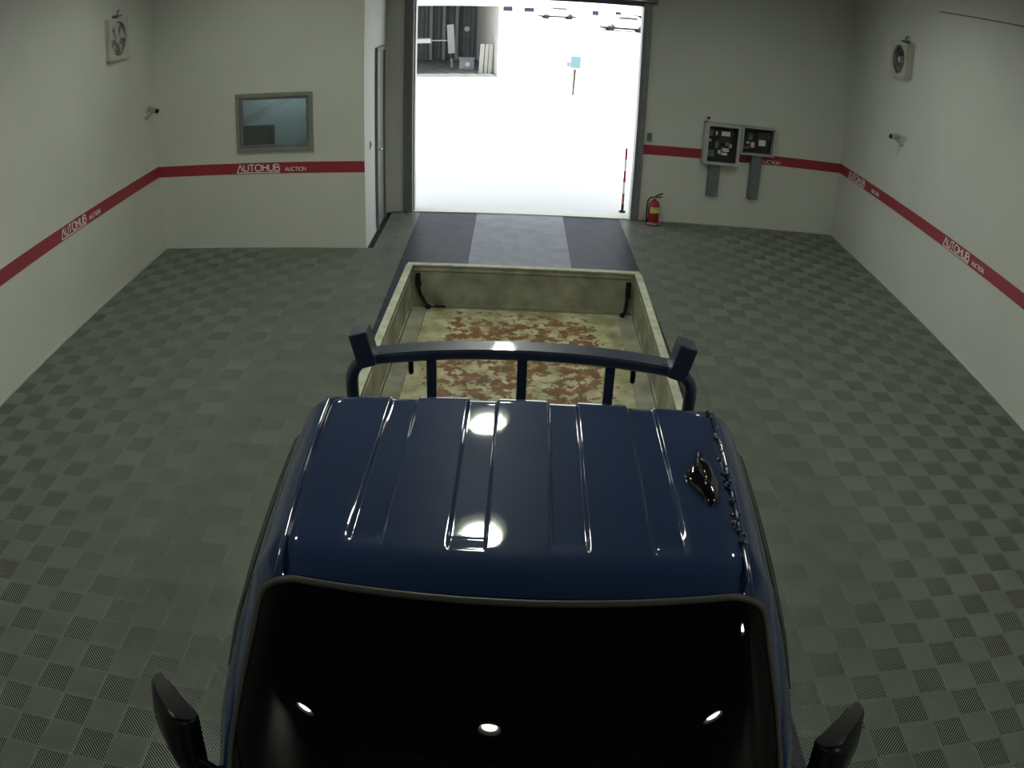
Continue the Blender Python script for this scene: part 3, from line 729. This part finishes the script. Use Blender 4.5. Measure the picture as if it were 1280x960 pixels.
# black sealant patch on the roof
def blob():
    out = [(.548,-1.505),(.560,-1.56),(.572,-1.62),(.576,-1.70),(.566,-1.77),(.545,-1.81),(.528,-1.80),(.520,-1.765),(.500,-1.72),(.486,-1.685),(.484,-1.655),(.500,-1.625),(.525,-1.60),(.534,-1.55)]
    m = MB(); cx = sum(p[0] for p in out)/len(out); cy = sum(p[1] for p in out)/len(out); rr = random.Random(5)
    def zz(x): return 1.893-0.022*(x/base_w)**2
    prev = None; levels = ((1.0, -0.004), (0.97, 0.010), (0.80, 0.017), (0.55, 0.030), (0.25, 0.026))
    rs = []
    for s, h in levels:
        rs.append([(cx+(x-cx)*s, cy+(y-cy)*s, zz(x)+h+(rr.uniform(-.005,.005) if s < 0.99 else 0)) for x, y in out])
    k = len(out); m.add([p for r in rs for p in r], [(i*k+j, i*k+(j+1)%k, (i+1)*k+(j+1)%k, (i+1)*k+j) for i in range(len(rs)-1) for j in range(k)], True)
    m.add(rs[-1], [tuple(range(k))], True)
    return m
o = blob().build('roof_patch', TAR, TR); o['label'] = 'glossy black jagged lump'

# windscreen
Z0, Z1, RC = 1.16, 1.839, 0.075
def ws_half(z):
    w = wf(z)*(0.922 + 0.028*max(0.0, (z-1.70)/0.14))
    if z > Z1-RC: w = w - RC + math.sqrt(max(0, RC*RC-(RC-(Z1-z))**2))
    if z < Z0+RC: w = w - RC + math.sqrt(max(0, RC*RC-(RC-(z-Z0))**2))
    return w
def ws_pt(x, z, off): 
    p = Vector((x, front_y(x, z), z)); return (p.x, p.y - off*0.82, p.z + off*0.57)
zl = sorted(set([round(Z0+(Z1-Z0)*i/26, 4) for i in range(27)] + [round(Z1-RC*(1-math.cos(a*PI/20)), 4) for a in range(11)] + [round(Z0+RC*(1-math.cos(a*PI/20)), 4) for a in range(11)]))
mb = MB(); mb.grid([[ws_pt(ws_half(z)*(2*i/40-1), z, 0.008) for i in range(41)] for z in zl]); mb.build('windscreen', GLASSD, TR)
loop = [ws_pt(ws_half(z), z, 0.008) for z in zl] + [ws_pt(ws_half(Z1)*(1-2*i/30), Z1, 0.008) for i in range(1, 30)] + [ws_pt(-ws_half(z), z, 0.008) for z in reversed(zl)] + [ws_pt(-ws_half(Z0)*(1-2*i/30), Z0, 0.008) for i in range(1, 30)]
cl = [loop[0]]
for p in loop[1:]:
    if (Vector(p)-Vector(cl[-1])).length > 0.006: cl.append(p)
cl.append(cl[0])
MB().tube(cl, 0.0095, 8, cap=False).build('windscreen_seal', SEAL, TR)

# side windows, visors, doors, handles
for sgn in (-1, 1):
    nm = []
    def patch(za, zb, ya, yb, off, nz=8, ny=14, slant=0.0):
        rows = []
        for i in range(nz+1):
            z = za + (zb-za)*i/nz; r = []
            for k in range(ny+1):
                y0 = ya + slant*(z-za); y = y0 + (yb-y0)*k/ny
                r.append((sgn*(side_x(y, z)+off), y, z))
            rows.append(r if sgn > 0 else r[::-1])
        m = MB(); m.grid(rows); return m
    dm = patch(0.50, 1.245, -2.40, -1.42, 0.004).build('door', BLUE, TR)
    MB().box((sgn*0.872, -1.60, 1.03), (sgn*0.905, -1.47, 1.06)).build('door_handle', BLACK, dm)
    patch(1.275, 1.655, -2.19, -1.45, 0.005, slant=0.34).build('side_window', GLASSD, TR)
    # rain visor above the side window
    rows = []
    for y in [YR-0.02 - i*0.93/20 for i in range(21)]:
        z = 1.694 - 0.17*(max(0, -y-1.80)/0.385)**1.7; e = min(1.0, (y+2.21)/0.16)
        rows.append([(sgn*(side_x(y, z+0.022*e)+0.003), y, z+0.022*e), (sgn*(side_x(y, z)+0.003+0.011*e), y, z+0.004*e), (sgn*(side_x(y, z-0.04*e)+0.003+0.015*e), y, z-0.04*e), (sgn*(side_x(y, z-0.04*e)+0.002), y, z-0.042*e)])
    m = MB(); m.grid(rows if sgn < 0 else [r[::-1] for r in rows]); m.build('rain_visor', BLACK, TR)
    # mirror on a short arm
    mm = MB()
    # housing corners (outer/inner in x, back = faces the rear)
    O = Vector((sgn*1.025, -2.17, 1.41)); I = Vector((sgn*0.865, -2.305, 1.405))
    Od = Vector((sgn*0.990, -2.235, 1.16)); Id = Vector((sgn*0.885, -2.34, 1.09))
    nrm = (I-O).cross(Vector((0,0,1))).normalized()
    if nrm.y > 0: nrm = -nrm
    prof = [(0.0, 0.0), (0.25, 0.045), (0.75, 0.062), (1.0, 0.052), ]
    sect = []
    NZ = 14
    for i in range(NZ+1):
        v = i/NZ
        tp = v if v > 0 else 0
        o2 = O.lerp(Od, v); i2 = I.lerp(Id, v)
        bulge = math.sin(PI*min(1, 0.18+v*0.72)) * 0.035
        o2 = o2 + Vector((sgn*bulge*0.6, bulge*0.3, 0))
        th = 0.050 + 0.030*math.sin(PI*min(1, 0.2+0.8*v))
        if i == 0: th *= 0.72
        if i == NZ: th *= 0.5
        cpts = []
        for u, d in ((0.0, 0.0), (0.04, 0.45), (0.30, 0.85), (0.62, 1.0), (0.80, 1.0), (0.96, 0.55), (1.0, 0.0)):
            cpts.append(o2.lerp(i2, u) + nrm*th*d)
        cpts.append(o2.lerp(i2, 0.98) - nrm*0.012); cpts.append(o2.lerp(i2, 0.02) - nrm*0.012)
        sect.append(cpts)
    q = len(sect[0])
    vs = [p for s_ in sect for p in s_]
    fs = [(a*q+b, a*q+(b+1)%q, (a+1)*q+(b+1)%q, (a+1)*q+b) for a in range(NZ) for b in range(q)]
    if sgn > 0: fs = [f[::-1] for f in fs]
    mm.add(vs, fs, True)
    t0 = tuple(range(q)); tN = tuple(NZ*q+b for b in range(q))
    mm.f += [t0[::-1] if sgn < 0 else t0, tN if sgn < 0 else tN[::-1]]; mm.sm += [False, False]
    mo = mm.build('mirror_housing', BLACK, TR)
    gl = MB(); c4 = [O.lerp(I, .08), O.lerp(I, .92), Id.lerp(Od, .1), Od.lerp(Id, .1)]
    gl.add([tuple(p - nrm*0.014 - Vector((0,0,0.01 if k < 2 else -0.01))) for k, p in enumerate(c4)], [(0,1,2,3)]); gl.build('mirror_glass', CHROME, mo)
    am = MB(); am.tube([Id + Vector((0, 0.02, 0.06)), Vector((sgn*0.83, -2.36, 1.14)), Vector((sgn*0.80, -2.36, 1.12))], 0.013, 8)
    am.tube([Id + Vector((0, 0.0, 0.16)), Vector((sgn*0.83, -2.35, 1.22)), Vector((sgn*0.795, -2.35, 1.21))], 0.010, 8); am.build('mirror_arm', BLACK, TR)

# interior mirror seen as a darker shape behind the glass is left to the tinted windscreen
wip = MB(); wip.tube([(0.30, front_y(.30,1.18)-0.03, 1.19), (-0.20, front_y(-.2,1.21)-0.035, 1.215)], 0.007, 6); wip.tube([(0.05, front_y(.05,1.12)-0.02, 1.12), (0.05, front_y(.05,1.2)-0.03, 1.20)], 0.009, 6)
wip.build('wiper', BLACK, TR)
# front: grille, lights, bumper
m = MB()
for k in range(4): m.box((-0.42, -2.765, 0.78+0.045*k), (0.42, -2.72, 0.80+0.045*k))
m.build('grille', BLACK, TR)
for sgn in (-1, 1):
    rows = [[(sgn*(0.48+0.28*i/8), front_y(0.48+0.28*i/8, z)-0.006, z) for i in range(9)] for z in (0.76, 0.84, 0.92)]
    m = MB(); m.grid(rows if sgn > 0 else [r[::-1] for r in rows]); m.build('headlight', CHROME, TR)
rows = []
for z in (0.36, 0.38, 0.56, 0.60):
    o = 0.03 if z in (0.36, 0.60) else 0.0
    rows.append([(0.86*(2*i/24-1), -2.83+o+0.13*abs(2*i/24-1)**3, z) for i in range(25)])
m = MB(); m.grid(rows); m.box((-0.80, -2.72, 0.38), (0.80, -2.60, 0.55)); m.build('bumper', BEDOUT, TR)

# chassis and wheels
m = MB(); m.box((-0.42, -2.6, 0.42), (-0.34, 2.30, 0.56)); m.box((0.34, -2.6, 0.42), (0.42, 2.30, 0.56))
for y in (-2.4, -1.1, 0.2, 1.7, 2.25): m.box((-0.34, y-0.03, 0.44), (0.34, y+0.03, 0.54))
m.build('chassis', BLACK, TR)
def wheel(x, y, w, sgn):
    wm = MB(); R = 0.325
    wm.lathe([(0.20, -w/2), (R-0.03, -w/2), (R, -w/2+0.03), (R, w/2-0.03), (R-0.03, w/2), (0.20, w/2)], (x, y, R-0.004), (1,0,0), 32, cap=False)
    wo = wm.build('wheel', RUBBER, TR)
    rm = MB(); rm.lathe([(0.20, -w/2*0.9), (0.19, -w/4), (0.19, w/4), (0.20, w/2*0.9)], (x, y, R-0.004), (1,0,0), 28, cap=False)
    rm.lathe([(0.0, 0.0), (0.12, 0.0), (0.19, -0.02*sgn)], (x+sgn*w*0.2, y, R-0.004), (1,0,0), 28, cap=False); rm.build('rim', STEEL, wo)
for sgn in (-1, 1):
    wheel(sgn*0.72, -2.02, 0.19, sgn); wheel(sgn*0.74, 1.05, 0.19, sgn)
for y in (-2.02, 1.05):
    MB().tube([(-0.63, y, 0.32), (0.63, y, 0.32)], 0.045, 10).build('axle', BLACK, TR)
    for x in (-0.38, 0.38): MB().box((x-0.03, y-0.3, 0.37), (x+0.03, y+0.3, 0.43)).build('leaf_spring', BLACK, TR)

# load bed
BX0, BX1, BY0, BY1, BZ0, BZ1 = -0.905, 0.888, -0.93, 2.41, 0.715, 1.07
m = MB(); m.box((BX0+0.03, BY0, BZ0-0.03), (BX1-0.03, BY1-0.03, BZ0)); m.build('bed_floor', RUST, TR)
m = MB(); m.box((BX0+0.045, BY0, BZ0), (BX0+0.155, BY1-0.07, BZ0+0.012)); m.box((BX1-0.155, BY0, BZ0), (BX1-0.045, BY1-0.07, BZ0+0.012)); m.build('floor_side_strip', BEDWALL, TR)
m = MB(); m.box((BX0+0.06, BY0, 0.56), (BX1-0.06, BY1-0.05, BZ0-0.03)); m.build('bed_frame', BLACK, TR)
for sgn, xa, xb in ((-1, BX0, BX0+0.035), (1, BX1-0.035, BX1)):
    m = MB(); m.box((xa, BY0, BZ0-0.02), (xb, BY1-0.055, BZ1-0.012))
    s_ = m.build('side_board', BEDWALL, TR)
    xo = BX0-0.006 if sgn < 0 else BX1
    m = MB(); m.box((xo, BY0, BZ0-0.03), (xo+0.006, BY1-0.055, BZ1-0.014)); m.build('outer_skin', BEDOUT, s_)
    x_in = xb if sgn < 0 else xa
    m = MB(); m.box((min(xa, xb)-0.008, BY0, BZ1-0.012), (max(xa, xb)+0.010, BY1-0.055, BZ1)); m.build('top_rail', BEDRIM, s_, bevel=0.003)
    m = MB(); m.box((x_in-0.004 if sgn > 0 else x_in, BY0, BZ1-0.075), (x_in if sgn > 0 else x_in+0.004, BY1-0.06, BZ1-0.06)); m.box((x_in-0.006 if sgn > 0 else x_in, BY0, BZ0+0.012), (x_in if sgn > 0 else x_in+0.006, BY1-0.06, BZ0+0.05)); m.build('inner_rib', BEDWALL, s_)
m = MB(); m.box((BX0+0.004, BY1-0.045, BZ0-0.02), (BX1-0.004, BY1, BZ1-0.012)); tg = m.build('tailgate', BEDWALL, TR)
m = MB(); m.box((BX0, BY1-0.052, BZ1-0.012), (BX1, BY1+0.004, BZ1)); m.build('top_rail', BEDRIM, tg, bevel=0.003)
m = MB(); m.box((BX0+0.05, BY1-0.051, BZ1-0.05), (BX1-0.05, BY1-0.045, BZ1-0.04)); m.box((BX0+0.05, BY1-0.051, BZ0+0.006), (BX1-0.05, BY1-0.045, BZ0+0.03)); m.build('inner_rib', BEDWALL, tg)
m = MB(); m.box((BX0, BY0-0.03, BZ0-0.02), (BX1, BY0, BZ1)); m.build('front_board', BEDOUT, TR)
# latch straps in the rear corners
m = MB(); y = BY1-0.058
m.obox((BX0+0.085, y, 0.945), (0.018,0,0), (0,0.008,0), (0,0,0.055)); m.obox((BX0+0.095, y-0.004, 0.915), (0.016,0,0), (0,0.010,0), (0,0,0.012))
m.tube([(BX0+0.085, y, 0.90), (BX0+0.105, y-0.01, 0.83), (BX0+0.145, y-0.02, 0.765), (BX0+0.175, y-0.03, 0.745), (BX0+0.30, y-0.03, 0.742)], 0.013, 8)
m.lathe([(0.022, 0), (0.022, 0.012)], (BX0+0.165, y-0.035, 0.742), (0,-1,0), 12)
m.build('tailgate_latch', BLACK, TR)
m = MB()
m.obox((BX1-0.085, y, 0.935), (0.019,0,0), (0,0.008,0), (0,0,0.06)); m.tube([(BX1-0.085, y, 0.90), (BX1-0.092, y-0.01, 0.80), (BX1-0.10, y-0.025, 0.755), (BX1-0.125, y-0.05, 0.742)], 0.013, 8)
m.lathe([(0.020, 0), (0.020, 0.012)], (BX1-0.12, y-0.055, 0.745), (0,-1,0), 12)
m.build('tailgate_latch', BLACK, TR)

# guard frame behind the cab
GF = []
rk = MB()
for i in range(33):
    u = -1 + 2*i/32; GF.append(Vector((0.545*u, -0.955-0.030*u*u*0.5, 1.925 - 0.035*abs(u)**2.2)))
hw, hh = 0.046, 0.020
sec = []
for k, p in enumerate(GF):
    d = (GF[min(k+1, 32)]-GF[max(k-1, 0)]).normalized(); yv = Vector((0,1,0)); zv = d.cross(yv).normalized()
    if zv.z < 0: zv = -zv
    c = 0.008
    sec.append([p+yv*a+zv*b for a, b in ((-hw, -hh+c), (-hw, hh-c), (-hw+c, hh), (hw-c, hh), (hw, hh-c), (hw, -hh+c), (hw-c, -hh), (-hw+c, -hh))])
vs = [p for s_ in sec for p in s_]
rk.add(vs, [(i*8+k, i*8+(k+1)%8, (i+1)*8+(k+1)%8, (i+1)*8+k) for i in range(32) for k in range(8)])
rk.add(sec[0], [tuple(range(8))]); rk.add(sec[-1], [tuple(range(8))[::-1]])
rf = rk.build('guard_frame_beam', RACK, TR)
for sgn in (-1, 1):
    m = MB(); pts = [(sgn*0.50, -0.985, 1.895)]
    for k in range(9):
        a = PI/2*k/8; pts.append((sgn*(0.535+0.085*math.sin(a)), -0.992, 1.80+0.09*math.cos(a)))
    pts += [(sgn*0.622, -0.99, 1.60), (sgn*0.635, -0.985, 1.10), (sgn*0.635, -0.975, 0.76)]
    m.tube(pts, 0.024, 12); m.build('side_tube', RACK, TR)
    m = MB()
    b0 = Vector((sgn*0.553, -1.00, 1.885)); ax = Vector((sgn*0.95, 0, -0.28)).normalized(); azv = Vector((sgn*0.24, -0.02, 1.0)).normalized(); ay = azv.cross(ax).normalized()
    m.obox(b0 + azv*0.060, ax*0.034, ay*0.044, azv*0.068); m.build('end_stop', RACK, TR, bevel=0.006)
    m = MB(); m.tube([(sgn*0.405, -0.955, 1.875), (sgn*0.405, -0.955, 1.825)], [0.010, 0.010], 8); m.lathe([(0.010, 0), (0.008, -0.008), (0.0, -0.012)], (sgn*0.405, -0.955, 1.825), (0,0,1), 8); m.build('rope_hook', BLACK, TR)
for x in (-0.328, 0.0, 0.318):
    m = MB(); m.box((x-0.018, -0.975, 0.74), (x+0.018, -0.945, 1.915)); m.build('guard_post', RACK, TR, bevel=0.004)
m = MB(); m.box((-0.64, -0.99, 1.30), (0.64, -0.965, 1.34)); m.build('guard_cross_bar', RACK, TR)

# ================================================================== outside the door
struct('ground', MB().box((-60, YB+0.25, -0.10), (70, 230, -0.02)), OUTG)
# apron strip of dusty concrete by the threshold
# open shed across the yard on the left
SY = 22.9
shed = thing('open_shed', 'low open fronted shed with grey corrugated inside across the yard', 'shed', (-2.6, SY, -0.02), math.radians(9))
def shp(name, mb, m): return mb.build(name, m, shed)
m = MB(); xw = -9.0
k = 0; x = xw
pts = []
while x < 2.05:
    pts.append((x, 7.0 + (0.045 if k % 2 else 0.0))); x += 0.09; k += 1
m.grid([[(px, py, 0) for px, py in pts], [(px, py, 2.99) for px, py in pts]], False); shp('corrugated_back_wall', m, SHEDW)
shp('roof', MB().box((-9.2, -0.4, 2.95), (2.2, 7.3, 3.10)), OUTW)
shp('fascia', MB().box((-9.2, -0.45, 2.60), (2.2, -0.37, 3.12)), OUTW)
shp('left_wall', MB().box((-9.2, 0, 0), (-9.05, 7.2, 2.95)), SHEDW)
shp('right_wall', MB().box((1.95, 0.2, 0), (2.10, 7.2, 2.95)), OUTW)
shp('shed_floor', MB().box((-9.1, 0.0, 0.0), (1.95, 7.1, 0.02)), SHEDD)
for px in (-0.10, 0.45, 1.00): shp('post', MB().box((px, 6.75, 0), (px+0.12, 6.85, 2.95)), SHEDP)
shp('brace_pipe', MB().tube([(-2.3, 5.5, 1.0), (-2.1, 5.5, 1.6), (-0.9, 5.5, 2.62), (-0.3, 5.5, 2.62)], 0.06, 8), SHEDP)
shp('ceiling_rail', MB().box((-3.0, 4.5, 2.62), (-0.3, 4.56, 2.70)), SHEDP)
def yard(name, label, cat, loc, rz=0): return thing(name, label, cat, loc, rz)
pn2 = yard('white_panel', 'tall narrow white panel leaning upright inside the shed', 'panel', (-2.58, 26.3, 0.0))
MB().obox((0, 0, 1.15), (0.13, 0.0, 0.02), (0.0, 0.03, 0), (-0.04, 0, 0.58)).build('board', SIGNG, pn2); MB().tube([(0.04, 0, 0.36), (0.06, 0, 0.0)], 0.05, 8).build('foot', SHEDP, pn2)
cr = yard('storage_crate', 'lilac grey storage crate with a white label on the shed floor', 'crate', (-1.93, 25.8, 0.0), 0.1)
MB().box((-0.28, -0.22, 0), (0.28, 0.22, 0.40)).build('crate_body', CRATE, cr, bevel=0.02)
MB().box((-0.31, -0.25, 0.40), (0.31, 0.25, 0.45)).build('lid', CRATE, cr, bevel=0.01)
MB().lathe([(0.09, 0), (0.09, 0.01)], (0.03, -0.222, 0.20), (0,-1,0), 18).build('label', PAPER, cr)
shp('shelf_board', MB().box((-2.0, 1.6, 1.12), (-0.32, 2.2, 1.28)), SIGNG); shp('shelf_rod', MB().tube([(-0.32, 1.9, 1.2), (0.30, 1.9, 1.2)], 0.025, 8), SHEDP)
for px, lab in ((-0.98, 'white round lamp on the shed back wall left of the bright post'), (-0.30, 'white round lamp on the shed back wall right of the bright post')):
    t = yard('round_lamp', lab, 'lamp', (px-1.15, 29.0, 1.42)); MB().lathe([(0.0, 0.10), (0.08, 0.09), (0.12, 0.03), (0.12, 0.0)], (0,0,0), (0,-1,0), 16).build('globe', PAPER, t); MB().box((-0.03, 0.0, -0.03), (0.03, 0.5, 0.03)).build('bracket', SHEDP, t)
for k, (px, w) in enumerate(((-1.30, 0.15), (-1.13, 0.11), (-0.98, 0.12))):
    t = yard('roof_sheet', ('leftmost of three pale upright sheets leaning by the shed end', 'middle of three pale upright sheets leaning by the shed end', 'rightmost of three pale upright sheets leaning by the shed end')[k], 'sheet', (px, 24.3, 0.0)); MB().obox((0, 0, 0.55), (w*0.5, 0, 0), (0, 0.03, 0), (0.02, 0.04, 0.55)).build('sheet', mat('sheet_%d' % k, (0.42, 0.42, 0.36), 0.6), t)
# sign on a thin post
sg = yard('post_sign', 'pale blue box sign on a thin brown post out in the bright yard', 'sign', (1.686, 18.98, -0.02))
MB().tube([(0, 0, 0), (0.03, 0, 0.80)], [0.028, 0.040], 8).build('post', POSTB, sg)
MB().box((-0.10, -0.06, 0.85), (0.19, 0.06, 1.22)).build('sign_box', SIGN, sg, bevel=0.02); MB().box((-0.22, -0.05, 0.88), (-0.11, 0.05, 1.02)).build('side_lamp', COMP2, sg)
# red and white barrier post just outside on the right
bp_ = yard('barrier_post', 'thin red and white striped post just outside the right door jamb', 'post', (1.60, 5.62, -0.02))
for k in range(5):
    MB().tube([(0, 0, 0.12+0.17*k), (0, 0, 0.12+0.17*(k+1))], 0.018, 8).build('band', EXTRED if k % 2 == 0 else PAPER, bp_)
MB().lathe([(0.05, 0), (0.05, 0.02), (0.02, 0.03), (0.02, 0.12)], n=14).build('foot', BLACK, bp_)
# far white hall with dark openings, and parked cars in front of it
hall = thing('far_hall', 'long white hall with small dark openings at the far end of the yard', 'building', (8, 95, -0.02))
MB().box((-40, 0, 0), (30, 12, 7)).build('hall_wall', OUTW, hall)
rr = random.Random(11)
for k in range(9):
    w = rr.uniform(0.6, 1.8); xx = -10 + k*2.6 + rr.uniform(-0.5, 0.5)
    MB().box((xx, -0.1, 0.5), (xx+w, 0.05, 0.5+rr.uniform(0.3, 0.6))).build('opening', NAVY, hall)
def car(loc, rz, label, s=1.0):
    t = thing('parked_car', label, 'car', loc, rz, None)
    prof = [(-2.1,.35),(-2.1,.75),(-1.9,.95),(-1.2,1.0),(-.6,1.42),(.9,1.45),(1.6,1.05),(2.1,.95),(2.15,.35)]
    k = len(prof); m = MB()
    m.add([(x, -.85, z) for x, z in prof]+[(x, .85, z) for x, z in prof], [tuple(range(k)), tuple(range(2*k-1, k-1, -1))]+[(i, k+i, k+(i+1)%k, (i+1)%k) for i in range(k)])
    m.build('body', OUTW, t, bevel=0.05)
    for x in (-1.3, 1.3):
        for y in (-.75, .75): MB().lathe([(0, -.1), (.32, -.1), (.32, .1), (0, .1)], (x, y, .32), (0,1,0), 18).build('wheel', RUBBER, t)
    MB().box((-2.0, -.7, .18), (2.0, .7, .36)).build('underside_shade', NAVY, t)  # navy box coloured as the shade under the car
    m = MB(); m.add([(-.95, -.86, 1.12), (1.05, -.86, 1.12), (.8, -.86, 1.30), (-.5, -.86, 1.30)], [(0,1,2,3)]); m.build('side_window', COMP, t)
    return t
car((9.0, 66, -0.02), 0.1, 'white car parked far off at the upper right of the yard')
car((4.2, 88, -0.02), 0.15, 'white car parked far off left of the other distant car')
